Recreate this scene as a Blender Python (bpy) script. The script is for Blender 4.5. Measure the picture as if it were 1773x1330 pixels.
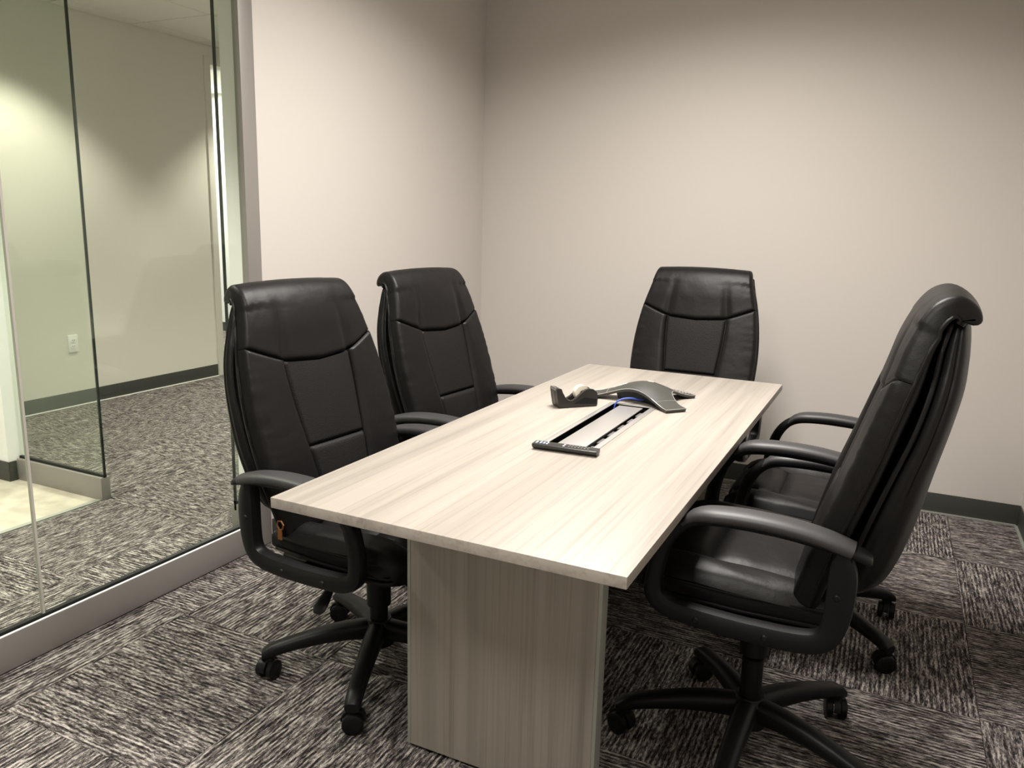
import bpy, bmesh, math, random
from mathutils import Vector, Matrix

random.seed(7)
scene = bpy.context.scene
for o in list(bpy.data.objects):
    bpy.data.objects.remove(o, do_unlink=True)
C = scene.collection

# ------------------------------------------------------------------ camera
W, H = 1773, 1330
FPX = 1368.5
YAW, PITCH, ROLL, CZ = 0.4466, -0.2037, 0.0258, 1.3318
fwd = Vector((-math.sin(YAW) * math.cos(PITCH), math.cos(YAW) * math.cos(PITCH), math.sin(PITCH)))
rgt = Vector((math.cos(YAW), math.sin(YAW), 0))
upv = rgt.cross(fwd)
r2 = rgt * math.cos(ROLL) + upv * math.sin(ROLL)
u2 = upv * math.cos(ROLL) - rgt * math.sin(ROLL)
cam = bpy.data.cameras.new('camera')
cam.sensor_fit = 'HORIZONTAL'
cam.sensor_width = 36.0
cam.lens = FPX * 36.0 / W
cam.clip_start = 0.02
cam_o = bpy.data.objects.new('camera', cam)
C.objects.link(cam_o)
M = Matrix.Identity(4)
for i in range(3):
    M[i][0] = r2[i]; M[i][1] = u2[i]; M[i][2] = -fwd[i]
M[2][3] = CZ
cam_o.matrix_world = M
scene.camera = cam_o

# ------------------------------------------------------------------ world, exposure, large lights
wd = bpy.data.worlds.new('world'); scene.world = wd; wd.use_nodes = True
wd.node_tree.nodes['Background'].inputs[0].default_value = (1.0, 0.95, 0.88, 1)
wd.node_tree.nodes['Background'].inputs[1].default_value = 0.0
vs = scene.view_settings
vs.view_transform = 'Standard'; vs.look = 'None'; vs.gamma = 1.0; vs.use_curve_mapping = False
vs.exposure = 0.0

ROOM_CEIL = 2.74
CORR_CEIL = 2.608
WARM = (1.0, 0.955, 0.90)

def area_light(name, loc, sx, sy, watts, col=WARM, spread=180):
    l = bpy.data.lights.new(name, 'AREA'); l.shape = 'RECTANGLE'; l.size = sx; l.size_y = sy
    l.energy = watts; l.color = col; l.spread = math.radians(spread)
    o = bpy.data.objects.new(name, l); C.objects.link(o); o.location = loc
    return o

def spot_light(name, loc, watts, angle, blend, col, size=0.06):
    l = bpy.data.lights.new(name, 'SPOT'); l.energy = watts; l.color = col
    l.spot_size = math.radians(angle); l.spot_blend = blend; l.shadow_soft_size = size
    o = bpy.data.objects.new(name, l); C.objects.link(o); o.location = loc
    return o

# lamp of the troffer over the table
area_light('troffer_lamp', (-0.78, 2.42, ROOM_CEIL - 0.035), 0.56, 1.16, 84, spread=150)
area_light('troffer_lamp', (-0.78, 0.10, ROOM_CEIL - 0.035), 0.56, 1.16, 52, spread=150)
# corridor downlights
for (lx, ly, w) in ((-4.44, 3.12, 135), (-4.44, 5.30, 150), (-4.05, 1.0, 190), (-2.95, 1.25, 200), (-2.95, 3.4, 190), (-2.95, 5.4, 140)):
    spot_light('corridor_downlight_lamp', (lx, ly, CORR_CEIL - 0.02), w, 106, 0.5, (1.0, 0.96, 0.86))
area_light('far_room_troffer_lamp', (-6.2, 6.3, CORR_CEIL - 0.03), 1.2, 1.2, 130, (1.0, 0.98, 0.93))

# ------------------------------------------------------------------ materials
def nd(nt, t, loc=None, **kw):
    n = nt.nodes.new(t)
    for k, v in kw.items():
        setattr(n, k, v)
    return n

def base_mat(name, col, rough=0.5, metal=0.0, spec=0.5, coat=0.0):
    m = bpy.data.materials.new(name); m.use_nodes = True
    nt = m.node_tree; b = nt.nodes['Principled BSDF']
    b.inputs['Base Color'].default_value = (*col, 1)
    b.inputs['Roughness'].default_value = rough
    b.inputs['Metallic'].default_value = metal
    b.inputs['Specular IOR Level'].default_value = spec
    b.inputs['Coat Weight'].default_value = coat
    return m, nt, b

def add_bump(nt, b, scale, strength, dist=0.002, detail=3, coord='Object', kind='noise'):
    tc = nd(nt, 'ShaderNodeTexCoord')
    if kind == 'noise':
        t = nd(nt, 'ShaderNodeTexNoise'); t.inputs['Scale'].default_value = scale; t.inputs['Detail'].default_value = detail
        out = t.outputs['Fac']
    else:
        t = nd(nt, 'ShaderNodeTexVoronoi'); t.inputs['Scale'].default_value = scale
        out = t.outputs['Distance']
    nt.links.new(tc.outputs[coord], t.inputs['Vector'])
    bp = nd(nt, 'ShaderNodeBump'); bp.inputs['Strength'].default_value = strength; bp.inputs['Distance'].default_value = dist
    nt.links.new(out, bp.inputs['Height']); nt.links.new(bp.outputs['Normal'], b.inputs['Normal'])
    return t

def noise_col(nt, b, c0, c1, scale, lo=0.35, hi=0.65, detail=4, coord='Object'):
    tc = nd(nt, 'ShaderNodeTexCoord'); t = nd(nt, 'ShaderNodeTexNoise')
    t.inputs['Scale'].default_value = scale; t.inputs['Detail'].default_value = detail
    nt.links.new(tc.outputs[coord], t.inputs['Vector'])
    r = nd(nt, 'ShaderNodeValToRGB')
    r.color_ramp.elements[0].position = lo; r.color_ramp.elements[0].color = (*c0, 1)
    r.color_ramp.elements[1].position = hi; r.color_ramp.elements[1].color = (*c1, 1)
    nt.links.new(t.outputs['Fac'], r.inputs['Fac']); nt.links.new(r.outputs['Color'], b.inputs['Base Color'])

MAT = {}
def mk():
    m, nt, b = base_mat('wall_paint', (0.555, 0.519, 0.482), 0.65, spec=0.25)
    add_bump(nt, b, 260, 0.06, 0.001); MAT['wall'] = m
    m, nt, b = base_mat('white_paint', (0.80, 0.80, 0.78), 0.5, spec=0.3)
    add_bump(nt, b, 240, 0.05, 0.001); MAT['white'] = m
    m, nt, b = base_mat('corridor_paint', (0.66, 0.63, 0.56), 0.6, spec=0.25)
    add_bump(nt, b, 240, 0.05, 0.001); MAT['corr'] = m
    m, nt, b = base_mat('ceiling_tile', (0.70, 0.68, 0.62), 0.9, spec=0.1)
    add_bump(nt, b, 150, 0.3, 0.002); MAT['ceil'] = m
    m, nt, b = base_mat('rubber_base', (0.045, 0.047, 0.04), 0.5, spec=0.4)
    add_bump(nt, b, 60, 0.05, 0.001); MAT['base'] = m
    m, nt, b = base_mat('aluminium', (0.28, 0.262, 0.243), 0.42, metal=0.3)
    add_bump(nt, b, 400, 0.04, 0.0005); MAT['alu'] = m
    m, nt, b = base_mat('highlight_white', (0.85, 0.83, 0.80), 0.3)  # near-white colour that paints the highlight on the base rail edge
    add_bump(nt, b, 400, 0.02, 0.0004); MAT['highlight'] = m
    m, nt, b = base_mat('silver_plate', (0.62, 0.60, 0.58), 0.35, metal=0.8)
    add_bump(nt, b, 500, 0.03, 0.0005); MAT['silver'] = m
    m, nt, b = base_mat('edge_trim', (0.36, 0.37, 0.33), 0.45, metal=0.3)
    add_bump(nt, b, 300, 0.04, 0.0005); MAT['trim'] = m
    m, nt, b = base_mat('gasket', (0.004, 0.005, 0.005), 0.5, spec=0.3)
    add_bump(nt, b, 300, 0.05, 0.0005); MAT['gasket'] = m
    m, nt, b = base_mat('leather', (0.0065, 0.0058, 0.0058), 0.44, spec=0.20)
    tcl = nd(nt, 'ShaderNodeTexCoord')
    n1 = nd(nt, 'ShaderNodeTexVoronoi'); n1.inputs['Scale'].default_value = 420
    n2 = nd(nt, 'ShaderNodeTexNoise'); n2.inputs['Scale'].default_value = 16; n2.inputs['Detail'].default_value = 3
    for n in (n1, n2): nt.links.new(tcl.outputs['Object'], n.inputs['Vector'])
    b1 = nd(nt, 'ShaderNodeBump'); b1.inputs['Strength'].default_value = 0.10; b1.inputs['Distance'].default_value = 0.001
    b2 = nd(nt, 'ShaderNodeBump'); b2.inputs['Strength'].default_value = 0.35; b2.inputs['Distance'].default_value = 0.006
    nt.links.new(n1.outputs['Distance'], b1.inputs['Height']); nt.links.new(n2.outputs['Fac'], b2.inputs['Height'])
    nt.links.new(b2.outputs['Normal'], b1.inputs['Normal']); nt.links.new(b1.outputs['Normal'], b.inputs['Normal'])
    MAT['leather'] = m
    m, nt, b = base_mat('perforated_leather', (0.0085, 0.0077, 0.0076), 0.55, spec=0.18)
    add_bump(nt, b, 330, 0.5, 0.0012, kind='voronoi'); MAT['mesh'] = m
    m, nt, b = base_mat('black_plastic', (0.005, 0.005, 0.0053), 0.42, spec=0.22)
    add_bump(nt, b, 500, 0.08, 0.0006); MAT['plastic'] = m
    m, nt, b = base_mat('arm_pad', (0.028, 0.027, 0.028), 0.5, spec=0.5)
    add_bump(nt, b, 600, 0.08, 0.0006); MAT['pad'] = m
    m, nt, b = base_mat('orange_tag', (0.20, 0.075, 0.02), 0.5)
    add_bump(nt, b, 300, 0.05, 0.0005); MAT['orange'] = m
    m, nt, b = base_mat('phone_grey', (0.04, 0.04, 0.035), 0.45)
    add_bump(nt, b, 900, 0.06, 0.0004); MAT['phone'] = m
    m, nt, b = base_mat('phone_dark', (0.015, 0.017, 0.022), 0.45)
    add_bump(nt, b, 900, 0.06, 0.0004); MAT['phone_dark'] = m
    m, nt, b = base_mat('key_grey', (0.16, 0.16, 0.14), 0.5)
    add_bump(nt, b, 900, 0.06, 0.0004); MAT['key'] = m
    m, nt, b = base_mat('logo_print', (0.50, 0.40, 0.38), 0.4)
    add_bump(nt, b, 900, 0.03, 0.0003); MAT['logo'] = m
    m, nt, b = base_mat('blue_cable', (0.03, 0.06, 0.30), 0.4)
    add_bump(nt, b, 300, 0.04, 0.0004); MAT['blue'] = m
    m, nt, b = base_mat('dispenser_plastic', (0.02, 0.0185, 0.016), 0.3, spec=0.4)
    add_bump(nt, b, 300, 0.03, 0.0004); MAT['disp'] = m
    m, nt, b = base_mat('tape_white', (0.80, 0.76, 0.62), 0.35)
    add_bump(nt, b, 300, 0.03, 0.0004); MAT['tape'] = m
    m, nt, b = base_mat('key_white', (0.65, 0.65, 0.68), 0.45)
    add_bump(nt, b, 900, 0.03, 0.0003); MAT['keyw'] = m
    m, nt, b = base_mat('key_blue', (0.35, 0.48, 0.75), 0.45)
    add_bump(nt, b, 900, 0.03, 0.0003); MAT['keyb'] = m
    m, nt, b = base_mat('remote_black', (0.02, 0.02, 0.019), 0.35)
    add_bump(nt, b, 700, 0.05, 0.0004); MAT['remote'] = m
    m, nt, b = base_mat('socket_grey', (0.13, 0.12, 0.118), 0.3)
    add_bump(nt, b, 700, 0.03, 0.0004); MAT['socket'] = m
    m, nt, b = base_mat('outlet_plastic', (0.78, 0.78, 0.72), 0.4)
    add_bump(nt, b, 300, 0.03, 0.0004); MAT['outlet'] = m
    # vinyl floor
    m, nt, b = base_mat('vinyl_beige', (0.5, 0.46, 0.38), 0.4)
    noise_col(nt, b, (0.40, 0.355, 0.285), (0.60, 0.555, 0.46), 9, 0.3, 0.7, 5); MAT['vinyl'] = m
    # lamp diffuser
    m = bpy.data.materials.new('lamp_diffuser'); m.use_nodes = True
    nt = m.node_tree; b = nt.nodes['Principled BSDF']
    b.inputs['Base Color'].default_value = (0.9, 0.9, 0.88, 1)
    b.inputs['Emission Color'].default_value = (1, 0.93, 0.82, 1); b.inputs['Emission Strength'].default_value = 3.0
    add_bump(nt, b, 200, 0.1, 0.001); MAT['diffuser'] = m
    # glass: thin architectural pane, slightly green
    m = bpy.data.materials.new('pane_glass'); m.use_nodes = True
    nt = m.node_tree; nt.nodes.clear()
    out = nd(nt, 'ShaderNodeOutputMaterial'); mix = nd(nt, 'ShaderNodeMixShader')
    tr = nd(nt, 'ShaderNodeBsdfTransparent'); gl = nd(nt, 'ShaderNodeBsdfGlossy')
    lw = nd(nt, 'ShaderNodeLayerWeight'); lw.inputs['Blend'].default_value = 0.5
    pw = nd(nt, 'ShaderNodeMath'); pw.operation = 'POWER'; pw.inputs[1].default_value = 5.0
    fr = nd(nt, 'ShaderNodeMath'); fr.operation = 'MULTIPLY_ADD'; fr.inputs[1].default_value = 0.96; fr.inputs[2].default_value = 0.035
    nt.links.new(lw.outputs['Facing'], pw.inputs[0]); nt.links.new(pw.outputs[0], fr.inputs[0])
    tr.inputs['Color'].default_value = (0.965, 0.985, 0.955, 1); gl.inputs['Roughness'].default_value = 0.0
    gl.inputs['Color'].default_value = (0.9, 1.0, 0.93, 1)
    nt.links.new(fr.outputs[0], mix.inputs[0]); nt.links.new(tr.outputs[0], mix.inputs[1]); nt.links.new(gl.outputs[0], mix.inputs[2])
    nt.links.new(mix.outputs[0], out.inputs['Surface']); MAT['glass'] = m
    m, nt, b = base_mat('glass_edge', (0.006, 0.012, 0.009), 0.15, spec=0.6)
    add_bump(nt, b, 100, 0.02, 0.0003); MAT['gedge'] = m
    m, nt, b = base_mat('silicone_joint', (0.42, 0.40, 0.36), 0.25, spec=0.6)
    add_bump(nt, b, 100, 0.05, 0.0005); MAT['joint'] = m
    # laminate, grain along local Y (object coords)
    def wood(name, axis):
        m, nt, b = base_mat(name, (0.7, 0.6, 0.47), 0.42, spec=0.4)
        tc = nd(nt, 'ShaderNodeTexCoord'); mp = nd(nt, 'ShaderNodeMapping')
        nt.links.new(tc.outputs['Object'], mp.inputs['Vector'])
        sc = {'Y': (1, 0.016, 1), 'Z': (1, 1, 0.014)}[axis]
        mp.inputs['Scale'].default_value = sc
        n1 = nd(nt, 'ShaderNodeTexNoise'); n1.inputs['Scale'].default_value = 26; n1.inputs['Detail'].default_value = 6; n1.inputs['Roughness'].default_value = 0.6
        n2 = nd(nt, 'ShaderNodeTexNoise'); n2.inputs['Scale'].default_value = 110; n2.inputs['Detail'].default_value = 3
        n3 = nd(nt, 'ShaderNodeTexNoise'); n3.inputs['Scale'].default_value = 7; n3.inputs['Detail'].default_value = 2
        for n in (n1, n2, n3): nt.links.new(mp.outputs[0], n.inputs['Vector'])
        r1 = nd(nt, 'ShaderNodeValToRGB'); cr = r1.color_ramp
        cr.elements[0].position = 0.28; cr.elements[0].color = (0.255, 0.232, 0.205, 1)
        cr.elements[1].position = 0.52; cr.elements[1].color = (0.335, 0.305, 0.268, 1)
        e = cr.elements.new(0.75); e.color = (0.358, 0.327, 0.288, 1)
        nt.links.new(n1.outputs['Fac'], r1.inputs['Fac'])
        r2_ = nd(nt, 'ShaderNodeValToRGB'); cr = r2_.color_ramp
        cr.elements[0].position = 0.30; cr.elements[0].color = (0.84, 0.825, 0.81, 1)
        cr.elements[1].position = 0.48; cr.elements[1].color = (1, 1, 1, 1)
        nt.links.new(n2.outputs['Fac'], r2_.inputs['Fac'])
        r3 = nd(nt, 'ShaderNodeValToRGB'); cr = r3.color_ramp
        cr.elements[0].position = 0.3; cr.elements[0].color = (0.88, 0.87, 0.86, 1)
        cr.elements[1].position = 0.7; cr.elements[1].color = (1.04, 1.03, 1.02, 1)
        nt.links.new(n3.outputs['Fac'], r3.inputs['Fac'])
        x1 = nd(nt, 'ShaderNodeMix'); x1.data_type = 'RGBA'; x1.blend_type = 'MULTIPLY'; x1.inputs[0].default_value = 1
        nt.links.new(r1.outputs[0], x1.inputs[6]); nt.links.new(r2_.outputs[0], x1.inputs[7])
        x2 = nd(nt, 'ShaderNodeMix'); x2.data_type = 'RGBA'; x2.blend_type = 'MULTIPLY'; x2.inputs[0].default_value = 1
        nt.links.new(x1.outputs[2], x2.inputs[6]); nt.links.new(r3.outputs[0], x2.inputs[7])
        nt.links.new(x2.outputs[2], b.inputs['Base Color'])
        bp = nd(nt, 'ShaderNodeBump'); bp.inputs['Strength'].default_value = 0.06; bp.inputs['Distance'].default_value = 0.001
        nt.links.new(n2.outputs['Fac'], bp.inputs['Height']); nt.links.new(bp.outputs[0], b.inputs['Normal'])
        return m
    MAT['wood'] = wood('ash_laminate', 'Y'); MAT['woodv'] = wood('ash_laminate_vertical', 'Z')
    # carpet tile: streaks along local Y
    m, nt, b = base_mat('carpet', (0.1, 0.09, 0.085), 0.95, spec=0.1)
    tc = nd(nt, 'ShaderNodeTexCoord'); oi = nd(nt, 'ShaderNodeObjectInfo')
    off = nd(nt, 'ShaderNodeVectorMath'); off.operation = 'MULTIPLY_ADD'
    cmb = nd(nt, 'ShaderNodeCombineXYZ')
    for k in range(3): nt.links.new(oi.outputs['Random'], cmb.inputs[k])
    nt.links.new(cmb.outputs[0], off.inputs[0]); off.inputs[1].default_value = (37.0, 53.0, 11.0)
    nt.links.new(tc.outputs['Object'], off.inputs[2])
    wob = nd(nt, 'ShaderNodeTexNoise'); wob.inputs['Scale'].default_value = 26; wob.inputs['Detail'].default_value = 2
    nt.links.new(off.outputs[0], wob.inputs['Vector'])
    wsub = nd(nt, 'ShaderNodeVectorMath'); wsub.operation = 'MULTIPLY_ADD'
    nt.links.new(wob.outputs['Color'], wsub.inputs[0]); wsub.inputs[1].default_value = (0.004, 0.0, 0.0)
    nt.links.new(off.outputs[0], wsub.inputs[2])
    mp = nd(nt, 'ShaderNodeMapping'); mp.inputs['Scale'].default_value = (1, 0.14, 1)
    nt.links.new(wsub.outputs[0], mp.inputs['Vector'])
    mpb = nd(nt, 'ShaderNodeMapping'); mpb.inputs['Scale'].default_value = (1, 0.20, 1)
    nt.links.new(wsub.outputs[0], mpb.inputs['Vector'])
    a1 = nd(nt, 'ShaderNodeTexNoise'); a1.inputs['Scale'].default_value = 120; a1.inputs['Detail'].default_value = 2
    a2 = nd(nt, 'ShaderNodeTexNoise'); a2.inputs['Scale'].default_value = 320; a2.inputs['Detail'].default_value = 2
    a3 = nd(nt, 'ShaderNodeTexNoise'); a3.inputs['Scale'].default_value = 520; a3.inputs['Detail'].default_value = 2
    wv = nd(nt, 'ShaderNodeTexWave'); wv.wave_type = 'BANDS'; wv.bands_direction = 'X'
    wv.inputs['Scale'].default_value = 2 * math.pi / 0.0135 / 20.0; wv.inputs['Distortion'].default_value = 0.0
    nt.links.new(wsub.outputs[0], wv.inputs['Vector'])
    nt.links.new(mp.outputs[0], a1.inputs['Vector']); nt.links.new(mpb.outputs[0], a2.inputs['Vector'])
    nt.links.new(off.outputs[0], a3.inputs['Vector'])
    def madd(x, k, y=None):
        m_ = nd(nt, 'ShaderNodeMath'); m_.operation = 'MULTIPLY_ADD'; m_.inputs[1].default_value = k
        nt.links.new(x, m_.inputs[0])
        if y is None: m_.inputs[2].default_value = 0.0
        else: nt.links.new(y, m_.inputs[2])
        return m_.outputs[0]
    t0 = madd(a1.outputs['Fac'], 0.62); t0 = madd(a2.outputs['Fac'], 0.55, t0); t0 = madd(a3.outputs['Fac'], 0.36, t0); t0 = madd(wv.outputs['Fac'], 0.11, t0)
    class _O: pass
    ad2 = _O(); ad2.outputs = [t0]
    r = nd(nt, 'ShaderNodeValToRGB'); cr = r.color_ramp
    cr.elements[0].position = 0.70; cr.elements[0].color = (0.012, 0.0098, 0.010, 1)
    cr.elements[1].position = 1.0; cr.elements[1].color = (0.44, 0.405, 0.37, 1)
    e = cr.elements.new(0.835); e.color = (0.105, 0.092, 0.088, 1)
    nt.links.new(ad2.outputs[0], r.inputs['Fac']); nt.links.new(r.outputs[0], b.inputs['Base Color'])
    bp = nd(nt, 'ShaderNodeBump'); bp.inputs['Strength'].default_value = 0.7; bp.inputs['Distance'].default_value = 0.003
    nt.links.new(ad2.outputs[0], bp.inputs['Height']); nt.links.new(bp.outputs[0], b.inputs['Normal'])
    MAT['carpet'] = m
mk()

# ------------------------------------------------------------------ mesh helpers
class MB:
    """collects vertices and faces for one mesh"""
    def __init__(s): s.v = []; s.f = []
    def add(s, vs, fs):
        o = len(s.v); s.v += [tuple(p) for p in vs]; s.f += [tuple(i + o for i in f) for f in fs]
        return s
    def box(s, x0, x1, y0, y1, z0, z1):
        vs = [(x, y, z) for z in (z0, z1) for y in (y0, y1) for x in (x0, x1)]
        return s.add(vs, [(0, 2, 3, 1), (4, 5, 7, 6), (0, 1, 5, 4), (1, 3, 7, 5), (3, 2, 6, 7), (2, 0, 4, 6)])
    def loft(s, rings, cap=True, closed=False):
        n = len(rings[0]); vs = [p for r in rings for p in r]; fs = []
        R = len(rings)
        for i in range(R if closed else R - 1):
            a = i * n; b = ((i + 1) % R) * n
            for j in range(n):
                k = (j + 1) % n
                fs.append((a + j, a + k, b + k, b + j))
        if cap and not closed:
            fs.append(tuple(range(n - 1, -1, -1))); fs.append(tuple((R - 1) * n + j for j in range(n)))
        return s.add(vs, fs)
    def tube(s, pts, r, n=8, closed=False):
        pts = [Vector(p) for p in pts]; N = len(pts); rings = []
        prev = None
        for i, p in enumerate(pts):
            a = pts[(i - 1) % N] if (closed or i > 0) else p
            b = pts[(i + 1) % N] if (closed or i < N - 1) else p
            t = (b - a).normalized()
            if prev is None:
                ref = Vector((0, 0, 1)) if abs(t.z) < 0.9 else Vector((1, 0, 0))
                u = t.cross(ref).normalized()
            else:
                u = (prev - t * prev.dot(t)).normalized()
            prev = u; w = t.cross(u)
            rr = r(i / (N - 1)) if callable(r) else r
            rings.append([p + (u * math.cos(2 * math.pi * k / n) + w * math.sin(2 * math.pi * k / n)) * rr for k in range(n)])
        return s.loft(rings, True, closed)
    def cyl(s, c, axis, r, h, n=20, r2=None):
        c = Vector(c); a = Vector(axis).normalized()
        return s.tube([c - a * h / 2, c + a * h / 2], (lambda t: r + ((r2 if r2 is not None else r) - r) * t), n)
    def grid(s, fn, nu, nv):
        vs = [fn(i / nu, j / nv) for i in range(nu + 1) for j in range(nv + 1)]
        fs = []
        for i in range(nu):
            for j in range(nv):
                a = i * (nv + 1) + j
                fs.append((a, a + 1, a + nv + 2, a + nv + 1))
        return s.add(vs, fs)
    def mesh(s, name, mat, smooth=35, bevel=0.0, bseg=2, flip=False):
        me = bpy.data.meshes.new(name)
        me.from_pydata([tuple(v) for v in s.v], [], s.f)
        bm = bmesh.new(); bm.from_mesh(me)
        bmesh.ops.recalc_face_normals(bm, faces=bm.faces[:])
        if bevel > 0:
            ed = [e for e in bm.edges if e.is_manifold and e.calc_face_angle(0) > 0.5]
            bmesh.ops.bevel(bm, geom=ed, offset=bevel, segments=bseg, profile=0.6, affect='EDGES', clamp_overlap=True)
        bm.to_mesh(me); bm.free()
        if smooth:
            me.polygons.foreach_set('use_smooth', [True] * len(me.polygons))
            me.set_sharp_from_angle(angle=math.radians(smooth))
        me.materials.append(MAT[mat]); me.update()
        return me

def link(name, me, parent=None, loc=(0, 0, 0), rot=(0, 0, 0)):
    o = bpy.data.objects.new(name, me); C.objects.link(o)
    o.location = loc; o.rotation_euler = rot
    if parent: o.parent = parent
    return o

def part(name, mb, mat, parent=None, smooth=35, bevel=0.0, loc=(0, 0, 0), rot=(0, 0, 0), label=None, bseg=2):
    o = link(name, mb.mesh(name, mat, smooth, bevel, bseg), parent, loc, rot)
    if label: o['label'] = label
    return o

def thing(name, label, cat, loc=(0, 0, 0), rz=0.0, group=None):
    o = bpy.data.objects.new(name, None); C.objects.link(o); o.empty_display_size = 0.1
    o.location = loc; o.rotation_euler = (0, 0, rz); o['label'] = label; o['category'] = cat
    if group: o['group'] = group
    return o

def structure(o, label=None):
    o['kind'] = 'structure'
    if label: o['label'] = label
    return o

def sbox(name, mat, x0, x1, y0, y1, z0, z1, parent=None, bevel=0.0, label=None):
    cx, cy, cz = (x0 + x1) / 2, (y0 + y1) / 2, z0
    mb = MB().box(x0 - cx, x1 - cx, y0 - cy, y1 - cy, 0, z1 - z0)
    px, py, pz = (parent.location if parent else (0, 0, 0))
    o = part(name, mb, mat, parent, 30, bevel, (cx - px, cy - py, cz - pz))
    if parent is None: structure(o, label)
    elif label: o['label'] = label
    return o

def copy_tree(o, parent=None):
    c = o.copy(); C.objects.link(c); c.parent = parent
    for ch in [k for k in bpy.data.objects if k.parent == o]:
        copy_tree(ch, c)
    return c

# ------------------------------------------------------------------ room shell
XG, YB, XR, YR = -2.2154, 4.168, 0.6363, -1.35
XC = -5.02                       # far wall of the corridor
TZ = 0.008                       # carpet thickness
WT = 0.135                       # wall thickness

sbox('wall_back', 'wall', XG - WT, XR + WT, YB, YB + WT, 0, ROOM_CEIL, label='plain beige wall at the end of the room')
sbox('wall_left', 'wall', XG - WT, XG, 2.357, YB, 0, ROOM_CEIL, label='beige wall section between glass wall and corner')
sbox('wall_right', 'wall', XR, XR + WT, YR, YB, 0, ROOM_CEIL, label='beige wall on the right')
sbox('wall_rear', 'wall', XG - WT, XR + WT, YR - WT, YR, 0, ROOM_CEIL, label='beige wall behind the viewer')
sbox('ceiling', 'ceil', XG - WT, XR + WT, YR - WT, YB + WT, ROOM_CEIL, ROOM_CEIL + 0.1, label='white ceiling of the meeting room')
# white painted end and corridor face of the left wall
sbox('wall_left_end', 'white', XG - WT, XG - 0.0315, 2.325, 2.3569, 0.1, 2.6, label='white painted wall end behind the glass')
sbox('wall_corridor_near', 'white', XG - WT - 0.012, XG - WT - 0.0005, 2.357, YB + WT + 3.5, 0, 2.7, label='white corridor side of the meeting room wall')

def carpet(parent, x0, x1, y0, y1, skip=None):
    """carpet tiles on the photograph's grid, quarter-turned"""
    px, py, ox, oy = 0.596, 0.6096, 0.345, 3.578
    cache = {}
    i0, i1 = math.floor((x0 - ox) / px), math.ceil((x1 - ox) / px)
    j0, j1 = math.floor((y0 - oy) / py), math.ceil((y1 - oy) / py)
    g = 0.0006
    for i in range(i0, i1):
        for j in range(j0, j1):
            ax, bx = max(x0, ox + i * px + g), min(x1, ox + (i + 1) * px - g)
            ay, by = max(y0, oy + j * py + g), min(y1, oy + (j + 1) * py - g)
            rects = [(ax, bx, ay, by)]
            if skip:
                sx, sy = skip
                if ax < sx and ay < sy:
                    rects = []
                    if bx > sx: rects.append((sx, bx, ay, by))
                    if by > sy: rects.append((ax, min(bx, sx), sy, by))
            cx, cy = ox + (i + .5) * px, oy + (j + .5) * py
            turn = ((i + j) % 2 == 0)
            for (a, b_, c, d) in rects:
                if b_ - a < 0.01 or d - c < 0.01: continue
                lx0, lx1, ly0, ly1 = a - cx, b_ - cx, c - cy, d - cy
                if turn:       # local frame rotated by 90 degrees
                    lx0, lx1, ly0, ly1 = ly0, ly1, -lx1, -lx0
                key = tuple(round(v, 4) for v in (lx0, lx1, ly0, ly1))
                if key not in cache:
                    cache[key] = MB().box(lx0, lx1, ly0, ly1, -TZ, 0).mesh('carpet_tile', 'carpet', 30, 0.0012, 1)
                link('carpet_tile', cache[key], parent, (cx - parent.location.x, cy - parent.location.y, 0 - parent.location.z),
                     (0, 0, math.pi / 2 if turn else 0))

fl = sbox('floor', 'gasket', XG, XR, YR, YB, -0.06, -TZ, label='grey and black streaked carpet tiles laid quarter-turned')
carpet(fl, XG + 0.002, XR - 0.002, YR + 0.002, YB - 0.002)

# baseboards of the room with a thin carpet edge strip
def baseboard(name, x0, x1, y0, y1, strip=None):
    o = sbox(name, 'base', x0, x1, y0, y1, 0.0, 0.0985, bevel=0.002, label='dark grey rubber baseboard')
    return o
bb = baseboard('baseboard_back', XG, XR, YB - 0.006, YB)
sbox('edge_strip', 'trim', XG + 0.01, XR - 0.012, YB - 0.018, YB - 0.0062, 0.0, 0.006, bb)
bb = baseboard('baseboard_right', XR - 0.006, XR, YR, YB - 0.006)
sbox('edge_strip', 'trim', XR - 0.018, XR - 0.0062, YR + 0.01, YB - 0.02, 0.0, 0.006, bb)
baseboard('baseboard_left', XG, XG + 0.006, 2.36, YB - 0.006)
sbox('baseboard_wall_end', 'base', XG - WT, XG - 0.0475, 2.318, 2.3569, 0, 0.0995, label='dark baseboard of the white wall end')

# ------------------------------------------------------------------ glass wall of the room
GX = XG - 0.0235
w1 = bpy.data.objects.new('window_1', None); C.objects.link(w1); w1.location = (GX, 1.4, 0)
structure(w1, 'floor to ceiling glass wall with aluminium base rail')
rail = sbox('base_rail', 'alu', XG - 0.047, XG, YR, 2.286, 0.0, 0.109, w1, 0.0025, label='brushed aluminium base rail')
sbox('gasket', 'gasket', GX - 0.009, GX + 0.009, YR, 2.286, 0.109, 0.119, w1)
sbox('rail_highlight', 'highlight', XG - 0.0085, XG - 0.0005, YR, 2.286, 0.109, 0.1125, w1, 0.0012, label='painted rail bead')  # added white strip standing in for light caught on the rail's top edge
sbox('top_rail', 'alu', XG - 0.047, XG, YR, 2.286, 2.60, ROOM_CEIL, w1, 0.0025)
sbox('end_post', 'alu', XG - 0.031, XG + 0.001, 2.2862, 2.3568, 0.0, 2.735, w1, 0.002, label='aluminium end post')
for (a, b_) in ((YR, -0.42), (-0.416, 1.388), (1.396, 2.286)):
    sbox('pane', 'glass', GX - 0.005, GX + 0.005, a, b_, 0.112, 2.62, w1, label='clear glass pane')
sbox('silicone_joint', 'joint', GX - 0.0055, GX + 0.0055, 1.3885, 1.3955, 0.119, 2.61, w1)
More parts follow.
